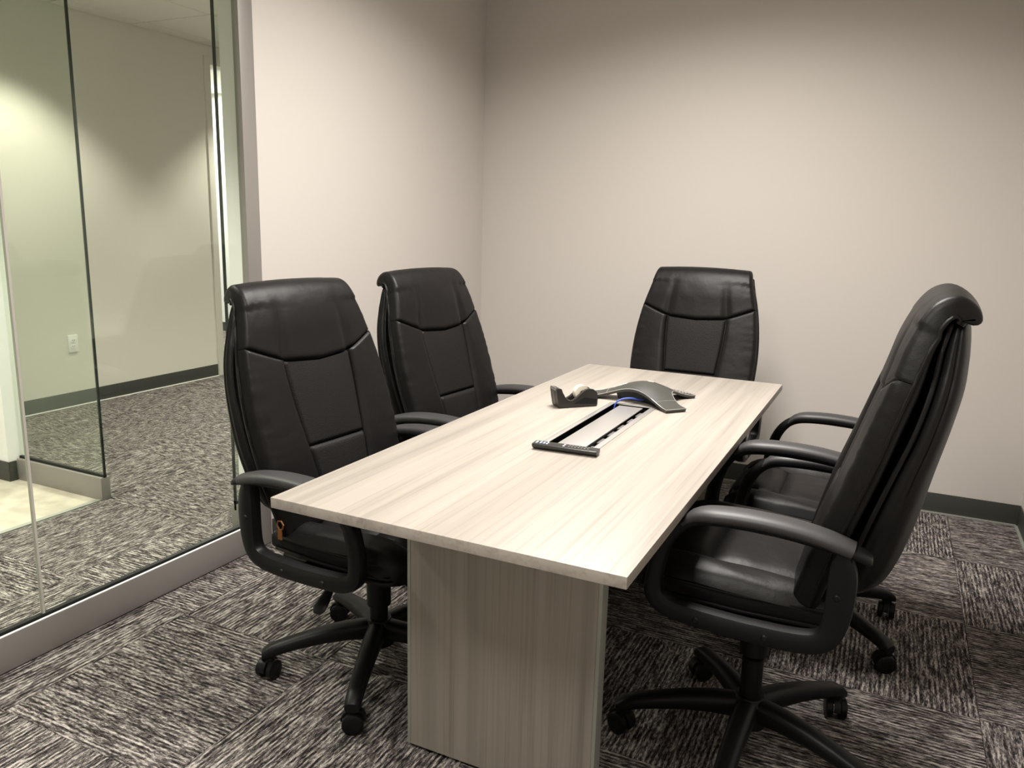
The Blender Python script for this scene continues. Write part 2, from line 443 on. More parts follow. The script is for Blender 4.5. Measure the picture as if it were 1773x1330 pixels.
sbox('silicone_joint', 'joint', GX - 0.0055, GX + 0.0055, -0.4195, -0.4165, 0.119, 2.61, w1)

# ------------------------------------------------------------------ corridor and rooms beyond the glass
fc = sbox('floor_corridor', 'gasket', XC - 3.2, XG - 0.0485, YR, 8.2, -0.06, -TZ, label='carpet tiles in the corridor beyond the glass')
carpet(fc, XC, XG - 0.0485, 0.1, 8.0, skip=(-3.235, 2.37))
carpet(fc, XC - 3.1, XC - 0.001, 4.2, 8.0)
sbox('floor_vinyl', 'vinyl', XC, -3.262, YR, 2.35, -TZ, 0.0, label='beige mottled vinyl floor beside the corridor carpet')
sbox('trim_1', 'trim', -3.262, -3.2352, YR, 2.345, -TZ, 0.003, label='grey transition strip between vinyl and carpet')
# far corridor wall with a door opening
DY0, DY1, DZ1 = 4.845, 5.76, 2.47
wc = sbox('wall_corridor_far', 'corr', XC - WT, XC, 2.30, DY0, 0, CORR_CEIL + 0.1, label='pale wall across the corridor')
sbox('wall_corridor_far_end', 'corr', XC - WT, XC, DY1, 8.2, 0, CORR_CEIL + 0.1, label='pale wall beyond the door')
sbox('wall_corridor_over_door', 'corr', XC - WT, XC, DY0, DY1, DZ1, CORR_CEIL + 0.1, label='wall piece over the door')
bbc = sbox('baseboard_corridor', 'base', XC, XC + 0.006, 2.45, DY0 - 0.062, 0.0, 0.1, bevel=0.002, label='dark baseboard of the corridor wall')
sbox('edge_strip', 'outlet', XC + 0.0062, XC + 0.016, 2.46, DY0 - 0.063, 0.0, 0.005, bbc)
# door frame
d1 = bpy.data.objects.new('door_1', None); C.objects.link(d1); d1.location = (XC, DY0, 0)
structure(d1, 'white painted door frame of an open doorway')
sbox('jamb', 'corr', XC - WT - 0.012, XC + 0.014, DY0 - 0.055, DY0 + 0.004, 0, DZ1 + 0.055, d1, 0.003)
sbox('jamb', 'corr', XC - WT - 0.012, XC + 0.014, DY1 - 0.004, DY1 + 0.055, 0, DZ1 + 0.055, d1, 0.003)
sbox('head', 'corr', XC - WT - 0.012, XC + 0.014, DY0 + 0.004, DY1 - 0.004, DZ1 - 0.004, DZ1 + 0.055, d1, 0.003)
sbox('strike_plate', 'alu', XC - 0.06, XC - 0.03, DY0 + 0.0042, DY0 + 0.0065, 0.96, 1.03, d1)
# room behind the doorway
sbox('wall_far_room_side', 'white', XC - 3.0, XC - WT - 0.0005, 6.75, 6.87, 0, CORR_CEIL, label='bright white wall in the room beyond the doorway')
sbox('wall_far_room_end', 'white', XC - 3.2, XC - 3.08, 3.9, 6.75, 0, CORR_CEIL, label='end wall of the far room')
sbox('wall_far_room_near', 'white', XC - 3.08, XC - WT - 0.0005, 3.9, 4.0, 0, CORR_CEIL, label='near wall of the far room')
sbox('baseboard_far_room', 'base', XC - 3.0, XC - WT - 0.001, 6.744, 6.75, 0.0, 0.1, label='dark baseboard in the far room')
sbox('ceiling_far_room', 'ceil', XC - 3.2, XC - WT - 0.0005, 3.9, 8.2, CORR_CEIL, CORR_CEIL + 0.1, label='ceiling of the far room')
sbox('wall_corridor_end', 'corr', XC, XG - WT, 8.0, 8.12, 0, CORR_CEIL, label='wall closing the corridor')
sbox('wall_kitchen_rear', 'white', XC - WT, XG - 0.06, YR - WT, YR, 0, CORR_CEIL, label='wall behind the vinyl floor area')
sbox('wall_kitchen_side', 'white', XC - WT, XC, YR, 2.30, 0, CORR_CEIL, label='side wall of the vinyl floor area')
# white wall stub that carries the second glass pane
wst = sbox('wall_stub', 'white', XC, -3.85, 2.30, 2.40, 0.0, CORR_CEIL, label='white wall stub beside the vinyl floor')
sbox('baseboard_stub_front', 'base', XC, -3.8435, 2.2935, 2.30, 0.0, 0.1, bevel=0.002, label='dark baseboard on the white wall stub')
sbox('baseboard_stub_end', 'base', -3.85, -3.8435, 2.3001, 2.336, 0.0, 0.1, bevel=0.002, label='short dark baseboard on the stub end')
# corridor ceiling of lay-in tiles
ce = sbox('ceiling_corridor', 'ceil', XC, XG - WT - 0.013, YR, 8.0, CORR_CEIL + 0.012, CORR_CEIL + 0.1, label='lay-in tile ceiling over the corridor')
xs = [XC, -4.86, -4.25, -3.64, -3.03, XG - WT - 0.013]
ys = [YR] + [4.14 + 0.61 * k for k in range(-8, 7)]
tcache = {}
for i in range(len(xs) - 1):
    for j in range(len(ys) - 1):
        dx, dy = xs[i + 1] - xs[i] - 0.012, ys[j + 1] - ys[j] - 0.012
        if dx < 0.02 or dy < 0.02: continue
        key = (round(dx, 3), round(dy, 3))
        if key not in tcache:
            tcache[key] = MB().box(-dx / 2, dx / 2, -dy / 2, dy / 2, 0, 0.012).mesh('ceiling_tile', 'ceil', 30, 0.002, 1)
        link('ceiling_tile', tcache[key], ce, ((xs[i] + xs[i + 1]) / 2 - ce.location.x, (ys[j] + ys[j + 1]) / 2 - ce.location.y, CORR_CEIL - ce.location.z))

def glass_screen(name, label, axis, p0, p1, c, zt=2.60, edge_at=None):
    """glass pane on a rail; axis 'x' runs along x at y=c, axis 'y' runs along y at x=c"""
    w = bpy.data.objects.new(name, None); C.objects.link(w)
    w.location = ((p0 + p1) / 2, c, 0) if axis == 'x' else (c, (p0 + p1) / 2, 0)
    structure(w, label)
    def bx(n, mat, a, b_, hw, z0, z1, bev=0.0, lab=None):
        if axis == 'x': return sbox(n, mat, a, b_, c - hw, c + hw, z0, z1, w, bev, lab)
        return sbox(n, mat, c - hw, c + hw, a, b_, z0, z1, w, bev, lab)
    bx('base_rail', 'alu', p0, p1, 0.0235, 0, 0.109, 0.002, 'aluminium base rail')
    bx('gasket', 'gasket', p0, p1, 0.008, 0.109, 0.121)
    bx('top_rail', 'alu', p0, p1, 0.0235, zt, zt + 0.05, 0.002)
    if edge_at == 'max':
        bx('pane', 'glass', p0, p1 - 0.006, 0.005, 0.112, zt + 0.01, lab='clear glass pane')
        bx('pane_edge', 'gedge', p1 - 0.006, p1, 0.006, 0.08, zt + 0.01, lab='dark polished glass edge')
    else:
        bx('pane', 'glass', p0 + 0.006, p1, 0.005, 0.112, zt + 0.01, lab='clear glass pane')
        bx('pane_edge', 'gedge', p0, p0 + 0.006, 0.006, 0.08, zt + 0.01, lab='dark polished glass edge')
    # end cap screw
    return w
glass_screen('window_2', 'glass screen on a rail beside the vinyl floor', 'x', -3.8434, -3.226, 2.36, edge_at='max')
glass_screen('window_3', 'glass screen with a free edge along the corridor', 'y', 2.395, 3.6, -2.452, edge_at='min')

# wall outlet
ou = thing('wall_outlet', 'white double power outlet low on the corridor wall behind glass', 'outlet', (XC, 3.512, 0.433))
part('cover_plate', MB().box(0, 0.007, -0.036, 0.036, -0.059, 0.059), 'outlet', ou, 30, 0.003)
for dz in (0.02, -0.02):
    so = part('socket_face', MB().loft([[(xx, 0.017 * math.cos(a), dz + 0.0145 * math.sin(a)) for a in [2 * math.pi * k / 16 for k in range(16)]] for xx in (0.0071, 0.0092)]), 'outlet', ou, 30)
    for dy in (-0.006, 0.006):
        part('slot', MB().box(0.0093, 0.0098, dy - 0.0012, dy + 0.0012, dz - 0.001, dz + 0.008), 'gasket', so)
    part('slot', MB().cyl((0.0095, 0, dz - 0.007), (1, 0, 0), 0.0022, 0.0005, 8), 'gasket', so)

# ------------------------------------------------------------------ ceiling troffer over the table
tf = thing('ceiling_light', 'recessed rectangular ceiling light over the conference table', 'ceiling light', (-0.78, 2.42, ROOM_CEIL))
mbx = MB()
for (a, b_, c, d) in ((-0.31, 0.31, -0.61, -0.58), (-0.31, 0.31, 0.58, 0.61), (-0.31, -0.28, -0.58, 0.58), (0.28, 0.31, -0.58, 0.58)):
    mbx.box(a, b_, c, d, -0.02, 0.0)
part('frame', mbx, 'white', tf, 30)
part('diffuser', MB().box(-0.28, 0.28, -0.58, 0.58, -0.018, -0.004), 'diffuser', tf, 30)
tf2 = copy_tree(tf); tf2.location.y = 0.10; tf2['label'] = 'recessed rectangular ceiling light above the near floor in front of the table'

# ------------------------------------------------------------------ conference table
TX0, TY0, TW, TL, TH, TT = -1.1395, 1.2135, 0.7885, 1.9101, 0.745, 0.0235
tb = thing('conference_table', 'rectangular conference table with pale wood grain laminate top', 'table', (TX0 + TW / 2, TY0 + TL / 2, 0), -0.0036)
hx, hy = TW / 2, TL / 2
ox, oy = tb.location.x, tb.location.y
# tray opening in table coordinates
RX0, RX1, RY0, RY1 = -0.812 - ox, -0.662 - ox, 1.86 - oy, 2.468 - oy
mbt = MB()
gx = [-hx, RX0, RX1, hx]; gy = [-hy, RY0, RY1, hy]
vs_, fs_ = [], []
for z in (TH - TT, TH):
    for y in gy:
        for x in gx: vs_.append((x, y, z))
def vid(k, j, i): return k * 16 + j * 4 + i
for j in range(3):
    for i in range(3):
        if i == 1 and j == 1: continue
        fs_.append((vid(1, j, i), vid(1, j, i + 1), vid(1, j + 1, i + 1), vid(1, j + 1, i)))
        fs_.append((vid(0, j, i), vid(0, j + 1, i), vid(0, j + 1, i + 1), vid(0, j, i + 1)))
for i in range(3):
    fs_.append((vid(0, 0, i), vid(0, 0, i + 1), vid(1, 0, i + 1), vid(1, 0, i)))
    fs_.append((vid(0, 3, i), vid(1, 3, i), vid(1, 3, i + 1), vid(0, 3, i + 1)))
    fs_.append((vid(0, i, 0), vid(1, i, 0), vid(1, i + 1, 0), vid(0, i + 1, 0)))
    fs_.append((vid(0, i, 3), vid(0, i + 1, 3), vid(1, i + 1, 3), vid(1, i, 3)))
fs_ += [(vid(0, 1, 1), vid(1, 1, 1), vid(1, 1, 2), vid(0, 1, 2)), (vid(0, 2, 1), vid(0, 2, 2), vid(1, 2, 2), vid(1, 2, 1)),
        (vid(0, 1, 1), vid(0, 2, 1), vid(1, 2, 1), vid(1, 1, 1)), (vid(0, 1, 2), vid(1, 1, 2), vid(1, 2, 2), vid(0, 2, 2))]
mbt.add(vs_, fs_)
part('table_top', mbt, 'wood', tb, 30, 0.0018)
# slab legs
for (ly0, nm) in ((1.52, 'leg'), (2.76, 'leg')):
    lx0, lx1 = -0.997 - ox, -0.494 - ox
    y0 = ly0 - oy
    lg = part('leg', MB().box(lx0 + 0.009, lx1 - 0.009, y0, y0 + 0.038, 0.012, TH - TT), 'woodv', tb, 30, 0.001)
    for (a, b_) in ((lx0, lx0 + 0.0088), (lx1 - 0.0088, lx1)):
        part('edge_trim', MB().box(a, b_, y0 - 0.0005, y0 + 0.0385, 0.012, TH - TT), 'trim', lg, 30, 0.0008, label='grey edge strip')
    for fx in (lx0 + 0.06, lx1 - 0.06):
        part('glide', MB().cyl((fx, y0 + 0.019, 0.006), (0, 0, 1), 0.014, 0.012, 12), 'plastic', lg)
# cable tray let into the top
ct = part('cable_tray', MB().box(RX0 + 0.004, RX1 - 0.004, RY0 + 0.004, RY1 - 0.004, TH - 0.075, TH - 0.072)
          .box(RX0, RX0 + 0.002, RY0, RY1, TH - 0.075, TH - 0.001).box(RX1 - 0.002, RX1, RY0, RY1, TH - 0.075, TH - 0.001)
          .box(RX0, RX1, RY0, RY0 + 0.002, TH - 0.075, TH - 0.001).box(RX0, RX1, RY1 - 0.002, RY1, TH - 0.075, TH - 0.001), 'gasket', tb, 30, label='black recessed cable tray')
fw = 0.013
mfr = MB().box(RX0 - 0.004, RX0 + fw, RY0 - 0.004, RY1 + 0.004, TH, TH + 0.0022).box(RX1 - fw, RX1 + 0.004, RY0 - 0.004, RY1 + 0.004, TH, TH + 0.0022)
mfr.box(RX0 + fw, RX1 - fw, RY0 - 0.004, RY0 + fw, TH, TH + 0.0022).box(RX0 + fw, RX1 - fw, RY1 - fw, RY1 + 0.004, TH, TH + 0.0022)
part('tray_frame', mfr, 'silver', ct, 30, 0.0006, label='silver tray frame')
part('tray_lid', MB().box(RX0 + 0.034, RX1 - 0.036, RY0 + fw, RY1 - fw - 0.008, TH - 0.004, TH - 0.001), 'silver', ct, 30, 0.0006, label='silver lid plate')
for k in range(6):
    yy = RY0 + 0.05 + k * 0.088
    part('socket', MB().box(RX1 - 0.031, RX1 - 0.0135, yy, yy + 0.05, TH - 0.03, TH - 0.006), 'socket', ct, 30, 0.001)

# ------------------------------------------------------------------ office chair
def catmull(pts, n):
    """resample a polyline of 2d/3d points as a smooth curve by arc length"""
    P = [Vector(p) for p in pts]
    out = []
    for i in range(len(P) - 1):
        p0 = P[max(i - 1, 0)]; p1 = P[i]; p2 = P[i + 1]; p3 = P[min(i + 2, len(P) - 1)]
        for k in range(12):
            t = k / 12
            out.append(0.5 * ((2 * p1) + (p2 - p0) * t + (2 * p0 - 5 * p1 + 4 * p2 - p3) * t * t + (3 * p1 - p0 - 3 * p2 + p3) * t ** 3))
    out.append(P[-1])
    L = [0]
    for a, b_ in zip(out, out[1:]): L.append(L[-1] + (b_ - a).length)
    res = []; k = 0
    for i in range(n + 1):
        d = L[-1] * i / n
        while k < len(L) - 2 and L[k + 1] < d: k += 1
        t = (d - L[k]) / max(1e-9, L[k + 1] - L[k]); res.append(out[k].lerp(out[k + 1], min(1, max(0, t))))
    return res

def lerp_tab(tab, x):
    """smooth (finite difference hermite) interpolation of a table"""
    n = len(tab)
    if x <= tab[0][0]: return tab[0][1]
    if x >= tab[-1][0]: return tab[-1][1]
    k = 0
    while tab[k + 1][0] < x: k += 1
    x0, y0 = tab[k]; x1, y1 = tab[k + 1]; h = x1 - x0
    def slope(i):
        a, b_ = max(i - 1, 0), min(i + 1, n - 1)
        return (tab[b_][1] - tab[a][1]) / (tab[b_][0] - tab[a][0])
    m0, m1 = slope(k) * h, slope(k + 1) * h
    t = (x - x0) / h
    return (2 * t ** 3 - 3 * t * t + 1) * y0 + (t ** 3 - 2 * t * t + t) * m0 + (-2 * t ** 3 + 3 * t * t) * y1 + (t ** 3 - t * t) * m1

# front face profile of the back cushion, (backward, up)
BP = [(0.095, 0.470), (0.118, 0.56), (0.137, 0.63), (0.151, 0.68), (0.186, 0.79), (0.215, 0.89), (0.241, 0.975), (0.258, 1.034),
      (0.279, 1.083), (0.303, 1.117), (0.333, 1.130), (0.358, 1.117), (0.368, 1.095), (0.358, 1.072)]
NB = 240
BC = catmull(BP, NB)
def bprof(s):
    x = min(max(s, 0), 1) * NB; i = min(int(x), NB - 1); t = x - i
    p = BC[i].lerp(BC[i + 1], t)
    a = BC[max(i - 3, 0)]; c = BC[min(i + 4, NB)]
    d = (c - a).normalized()
    return p, Vector((-d.y, d.x))        # point, outward normal (towards the front / top)
HW = [(0.0, 0.245), (0.2, 0.272), (0.42, 0.279), (0.62, 0.262), (0.80, 0.229), (0.9, 0.217), (1.0, 0.214)]
def bpos(s, t, off=0.0):
    p, n = bprof(s); w = lerp_tab(HW, s)
    crown = -0.012 * t * t if s < 0.8 else -0.006 * t * t
    q = p + n * (off + crown)
    return Vector((-q.x, t * w, q.y))

def puff(a, p=3.0): return max(0.0, 1 - abs(2 * a - 1) ** p)

def edge(d, w, depth):
    e = min(1.0, max(0.0, d / w)); return depth * (1 - math.sqrt(max(0.0, 1 - (1 - e) ** 2)))

def back_patch(name, fs, ft, h, mat, parent, nu=18, nv=18, ea=((.05, .012), (.05, .012)), eb=((.05, .012), (.05, .012)), extra=None, crown=0.006):
    """padded panel: fs(a,b)->s, ft(a,b)->t; ea/eb = (width, drop) at the low and high border"""
    def remap(x):          # denser rows near the borders
        return 0.5 - 0.5 * math.cos(math.pi * x) * (0.35 + 0.65 * abs(math.cos(math.pi * x)) ** 0.2) if 0 < x < 1 else x
    def fn(a, b_):
        a = min(1, max(0, 0.5 * a + 0.5 * (0.5 - 0.5 * math.cos(math.pi * a)))); b_ = min(1, max(0, 0.5 * b_ + 0.5 * (0.5 - 0.5 * math.cos(math.pi * b_))))
        s, t = fs(a, b_), ft(a, b_)
        o = h + crown * (puff(a, 2) * puff(b_, 2) - 1)
        o -= max(edge(a, *ea[0]), edge(1 - a, *ea[1]), edge(b_, *eb[0]), edge(1 - b_, *eb[1]))
        if extra: o += extra(a, b_, s, t)
        return bpos(s, t, o)
    return part(name, MB().grid(fn, nu, nv), mat, parent, 60)

def s_head(t):                     # lower seam of the head cushion
    at = abs(t)
    return lerp_tab([(0, 0.588), (0.44, 0.600), (0.50, 0.603), (1.0, 0.668)], at)
def t_in(s): return lerp_tab([(0.0, 0.36), (0.28, 0.41), (0.60, 0.50)], s)
S_MID = 0.285

def wrinkle(a, b_, s, t):
    e = max(0.0, (abs(t) - 0.72) / 0.28)
    return 0.0016 * min(1.0, max(0.0, (0.80 - s) / 0.14)) * e * math.sin(s * 118 + 3 * math.sin(s * 23 + t)) * math.sin(math.pi * min(1, max(0, a)))

def rrect(hw, hh, n=20, p=4.0):
    out = []
    for k in range(n):
        a = 2 * math.pi * k / n; c, s_ = math.cos(a), math.sin(a)
        r = (abs(c) ** p + abs(s_) ** p) ** (-1 / p)
        out.append((hw * c * r, hh * s_ * r))
    return out

def make_chair(label, base_angle):
    """chair facing +X; returns the root and the list of parts that ride on the gas lift"""
    root = thing('office_chair', label, 'chair')
    ups = []
    # ---- five star base
    hubm = MB().tube([(0, 0, 0.075), (0, 0, 0.085), (0, 0, 0.14), (0, 0, 0.155)], lambda t: 0.046 if t < .9 else 0.036, 20)
    part('base_hub', hubm, 'plastic', root)
    legm = MB()
    path = [(0.03, 0.122, 0.029, 0.031), (0.09, 0.123, 0.028, 0.028), (0.16, 0.117, 0.026, 0.0245), (0.23, 0.105, 0.024, 0.0215), (0.285, 0.093, 0.023, 0.0195),
            (0.315, 0.084, 0.0225, 0.0195), (0.336, 0.074, 0.020, 0.013)]
    rings = []
    for (r, z, hw, hh) in path:
        rings.append([(r + (0.004 if yy else 0), xx, z + yy) for (xx, yy) in rrect(hw, hh, 16, 2.8)])
    legm.loft(rings); legm.cyl((0.320, 0, 0.062), (0, 0, 1), 0.016, 0.03, 14)
    leg_me = legm.mesh('base_leg', 'plastic', 45)
    hood = MB()
    rings = []
    for k in range(9):
        a = math.pi * k / 8
        rings.append([(0.030 * math.cos(a) * f, y, 0.027 + 0.030 * math.sin(a) * f) for (y, f) in ((-0.0085, .86), (-0.0085, 1), (0.0085, 1), (0.0085, .86))])
    hood.loft(rings); hood.cyl((0, 0, 0.055), (0, 0, 1), 0.011, 0.018, 12)
    hood.v = [(x * 1.13, y, z * 1.13) for (x, y, z) in hood.v]; hood_me = hood.mesh('caster', 'plastic', 45)
    wheel_me = MB().loft([[(rr * math.cos(2 * math.pi * k / 20), y, rr * math.sin(2 * math.pi * k / 20)) for k in range(20)]
                          for (y, rr) in ((-0.0095, 0.012), (-0.0095, 0.024), (-0.0065, 0.029), (0.0065, 0.029), (0.0095, 0.024), (0.0095, 0.012))]).mesh('wheel', 'plastic', 40)
    for k in range(5):
        a = base_angle + 2 * math.pi * k / 5
        link('base_leg', leg_me, root, (0, 0, 0), (0, 0, a))
        ca = a + 0.9 + 0.8 * k
        cs = link('caster', hood_me, root, (0.322 * math.cos(a), 0.322 * math.sin(a), 0.0), (0, 0, ca))
        for sgn in (-1, 1):
            link('wheel', wheel_me, cs, (0, sgn * 0.0185, 0.029))
    # ---- gas lift, mechanism, lever
    part('gas_lift', MB().tube([(0, 0, 0.12), (0, 0, 0.26), (0, 0, 0.262), (0, 0, 0.47)], lambda t: 0.027 if t < .4 else 0.017, 16), 'plastic', root)
    ups.append(part('lift_cover', MB().tube([(0, 0, 0.20), (0, 0, 0.30), (0, 0, 0.345)], lambda t: 0.036, 16), 'plastic', root))
    ups.append(part('tilt_mechanism', MB().box(-0.13, 0.11, -0.075, 0.075, 0.335, 0.385).box(-0.05, 0.09, -0.20, 0.20, 0.372, 0.392), 'plastic', root, 30, 0.008))
    lv = part('height_lever', MB().tube([(0.02, -0.05, 0.355), (0.015, -0.17, 0.35), (0.01, -0.215, 0.335)], 0.006, 8), 'plastic', root)
    rings = [[(0.01 + xx * w, -0.21 - 0.055 * t, 0.337 - 0.05 * t + yy * 0.5 * w) for (xx, yy) in rrect(0.02, 0.012, 12, 2.5)] for (t, w) in ((0, .35), (.15, .75), (.5, 1.05), (.85, 1.1), (1.0, .7))]
    part('paddle', MB().loft(rings), 'plastic', lv, 50); ups.append(lv)
    # ---- seat
    SP = catmull([(-0.185, 0.470), (-0.10, 0.474), (0.05, 0.482), (0.14, 0.487), (0.205, 0.481), (0.246, 0.456), (0.258, 0.420)], 80)
    def sprof(s):
        x = min(max(s, 0), 1) * 80; i = min(int(x), 79); p = SP[i].lerp(SP[i + 1], x - i)
        d = (SP[min(i + 2, 80)] - SP[max(i - 1, 0)]).normalized()
        return p, Vector((-d.y, d.x))
    def spos(s, t, off):
        p, n = sprof(s); w = 0.255 * (1 - 0.10 * max(0, s - .7) / .3 - 0.06 * max(0, .25 - s) / .25)
        q = p + n * (off - 0.010 * abs(t) ** 4)
        return Vector((q.x, t * w, q.y))
    seat = part('seat', MB().loft([[(sx, y, z) for (y, z) in [(yy * (1 - 0.12 * abs(sx) / .25 * (1 if sx > .2 else .4)), 0.4425 + zz) for (yy, zz) in rrect(0.249, 0.0335, 28, 5)]]
                                  for sx in (-0.18, -0.172, -0.1, 0.0, 0.1, 0.2, 0.238, 0.247)]), 'leather', root, 50)
    def seat_patch(name, s0, s1, t0, t1, h, nu=14, nv=14, mat='leather', pa=4.0, pb=4.0):
        def fn(a, b_):
            s = s0 + (s1 - s0) * a
            f0 = t0(s) if callable(t0) else t0; f1 = t1(s) if callable(t1) else t1
            t = f0 + (f1 - f0) * b_
            o = -0.004 + (h + 0.004) * math.sqrt(puff(a, pa) * puff(b_, pb)) + 0.0015 * math.sin(17 * a + 9 * b_) * puff(a) * puff(b_)
            return spos(s, t, o)
        return part(name, MB().grid(fn, nu, nv), mat, seat, 60)
    seat_patch('seat_panel', 0.0, 0.60, -0.60, 0.60, 0.016)
    seat_patch('front_roll', 0.60, 1.0, -0.60, 0.60, 0.022, pa=3.0)
    for sg in (-1, 1):
        seat_patch('side_bolster', 0.0, 1.0, 0.60 * sg, 1.0 * sg, 0.027, 24, 10, pa=7.0, pb=2.4)
    def ring_path(z, inset=0.0):
        out = []
        for (sx, yy) in ((-0.178, 0.0), (-0.178, 0.22), (-0.16, 0.243), (0.0, 0.2515), (0.16, 0.243), (0.225, 0.228), (0.250, 0.19), (0.256, 0.0)):
            out.append((sx, yy, z))
        full = out + [(p[0], -p[1], p[2]) for p in reversed(out[1:-1])]
        return full
    part('piping', MB().tube(ring_path(0.462), 0.0042, 6, True), 'leather', seat, 60)
    part('piping', MB().tube(ring_path(0.425), 0.0042, 6, True), 'leather', seat, 60)
    part('seat_pan', MB().loft([[(sx, y, 0.400 + z) for (y, z) in rrect(w, 0.0125, 24, 5)] for (sx, w) in ((-0.17, 0.20), (-0.15, 0.228), (0.10, 0.232), (0.20, 0.22), (0.232, 0.19))]), 'plastic', seat, 50)
    ups.append(seat)
    # ---- backrest
    back = None
    th = [(0, 0.040), (0.6, 0.040), (0.76, 0.030), (0.9, 0.024), (1, 0.020)]
    rings = []
    NS = 60
    for i in range(NS + 1):
        s = 0.004 + 0.992 * i / NS
        T = lerp_tab(th, s); ring = []
        for (u, v) in rrect(1.0, 0.5, 28, 6):
            # u lateral -1..1, v depth -0.5..0.5
            ring.append(bpos(s, u * 0.985, -0.006 - T * 0.5 + v * T))
        rings.append(ring)
    back = part('backrest', MB().loft(rings), 'leather', root, 60)
    ups.append(back)
    # head cushion wraps over the top
    def fs_h(a, b_):
        t = -1 + 2 * b_
        return s_head(t) + (0.985 - s_head(t)) * a
    def ex_h(a, b_, s, t):
        c = math.exp(-((abs(t) - 0.5) / 0.06) ** 2) * max(0, 1 - a * 1.7)
        return -0.013 * c + wrinkle(a, b_, s, t)
    SIDE = (0.05, 0.040)
    back_patch('head_cushion', fs_h, lambda a, b_: -1 + 2 * b_, 0.019, 'leather', back, 44, 56, ((.05, .014), (.06, .03)), ((.035, .040), (.035, .040)), ex_h, 0.004)
    for sg in (-1, 1):
        def ft(a, b_, sg=sg):
            s = a * s_head(0.75)
            return sg * (t_in(s) + (1 - t_in(s)) * b_)
        def fs(a, b_, sg=sg):
            t0 = t_in(a * 0.62); t = t0 + (1 - t0) * b_
            return a * (s_head(t) - 0.002)
        back_patch('side_bolster', fs, ft, 0.019, 'leather', back, 56, 26, ((.05, .02), (.018, .008)), ((.16, .016), (.11, .040)), wrinkle, 0.004)
    back_patch('center_panel', lambda a, b_: S_MID + (s_head((2 * b_ - 1) * t_in(0.5)) - S_MID) * a,
               lambda a, b_: (2 * b_ - 1) * t_in(S_MID + (0.6 - S_MID) * a) * 0.99, 0.009, 'mesh', back, 26, 26, ((.03, .010), (.02, .010)), ((.03, .010), (.03, .010)), None, 0.003)
    back_patch('lumbar_panel', lambda a, b_: S_MID * a, lambda a, b_: (2 * b_ - 1) * t_in(S_MID * a) * 0.99, 0.013, 'mesh', back, 22, 24, ((.05, .02), (.07, .013)), ((.035, .012), (.035, .012)), None, 0.004)
    for sg in (-1, 1):
        part('piping', MB().tube([bpos(0.01 + 0.985 * k / 70, sg * 1.0, -0.022) for k in range(71)], 0.0040, 6), 'leather', back, 60)
    # rear shell
    FB = [(0.49, 0.150), (0.60, 0.181), (0.67, 0.200), (0.78, 0.236), (0.869, 0.268), (0.969, 0.292), (1.035, 0.302), (1.085, 0.318), (1.11, 0.335)]
    RB = [(0.49, 0.255), (0.53, 0.283), (0.632, 0.314), (0.789, 0.343), (0.886, 0.362), (0.964, 0.374), (1.04, 0.372), (1.085, 0.362), (1.11, 0.352)]
    SW = [(0.49, 0.18), (0.53, 0.222), (0.62, 0.252), (0.75, 0.268), (0.9, 0.256), (1.03, 0.220), (1.085, 0.200), (1.11, 0.175)]
    rings = []
    for i in range(41):
        z = 0.49 + 0.62 * i / 40
        f, r, w = lerp_tab(FB, z), lerp_tab(RB, z), lerp_tab(SW, z)
        ring = []
        for (u, v) in rrect(1, 1, 48, 2.7):
            d = (f + r) / 2 + (r - f) / 2 * v
            if v > 0.3: d -= 0.013 * (math.exp(-((abs(u) - 0.55) / 0.045) ** 2)) * min(1, (v - .3) / .3)
            side = 1.0 - 0.030 * math.exp(-((v - 0.15) / 0.10) ** 2) * (1 if abs(u) > .8 else 0)
            ring.append((-d, u * w * side, z + 0.02 * (v) * (1 if z > 1.0 else 0)))
        rings.append(ring)
    shell = part('back_shell', MB().loft(rings), 'leather', back, 70)
    for sg in (-1, 1):
        pts = []
        for i in range(40):
            z = 0.52 + 0.565 * i / 39
            f, r, w = lerp_tab(FB, z), lerp_tab(RB, z), lerp_tab(SW, z)
            pts.append((-(f + (r - f) * 0.2), sg * w * 0.985, z))
        part('piping', MB().tube(pts, 0.0052, 6), 'leather', back, 60)
    # ---- armrests
    LP = [(-0.185, 0.640), (-0.192, 0.57), (-0.188, 0.48), (-0.172, 0.435), (-0.13, 0.417), (-0.03, 0.413), (0.09, 0.418), (0.155, 0.427),
          (0.188, 0.452), (0.190, 0.50), (0.176, 0.565), (0.150, 0.612), (0.112, 0.640), (0.05, 0.650), (-0.06, 0.650), (-0.15, 0.642)]
    K = 96
    cl = catmull(LP + [LP[0]], K)[:K]
    for sg in (-1, 1):
        rings = []
        for i in range(K):
            p = cl[i]; d = (cl[(i + 1) % K] - cl[i - 1]).normalized(); n = Vector((-d.y, d.x))
            low = 1 if p.y < 0.46 else 0
            hh = lerp_tab([(0.40, 0.0225), (0.45, 0.024), (0.50, 0.027), (0.58, 0.027), (0.63, 0.016), (0.66, 0.0125)], p.y) if p.x < -0.02 else lerp_tab([(0.40, 0.0225), (0.44, 0.0215), (0.52, 0.018), (0.60, 0.016), (0.66, 0.0125)], p.y)
            rings.append([(p.x + n.x * b_, sg * 0.303 + a, p.y + n.y * b_) for (a, b_) in rrect(0.0215, hh, 14, 4)])
        arm = part('armrest', MB().loft(rings, False, True), 'plastic', root, 50)
        ups.append(arm)
        padp = catmull([(0.135, 0.628), (0.112, 0.648), (0.07, 0.658), (0.0, 0.662), (-0.08, 0.659), (-0.15, 0.649), (-0.205, 0.634)], 24)
        rings = []
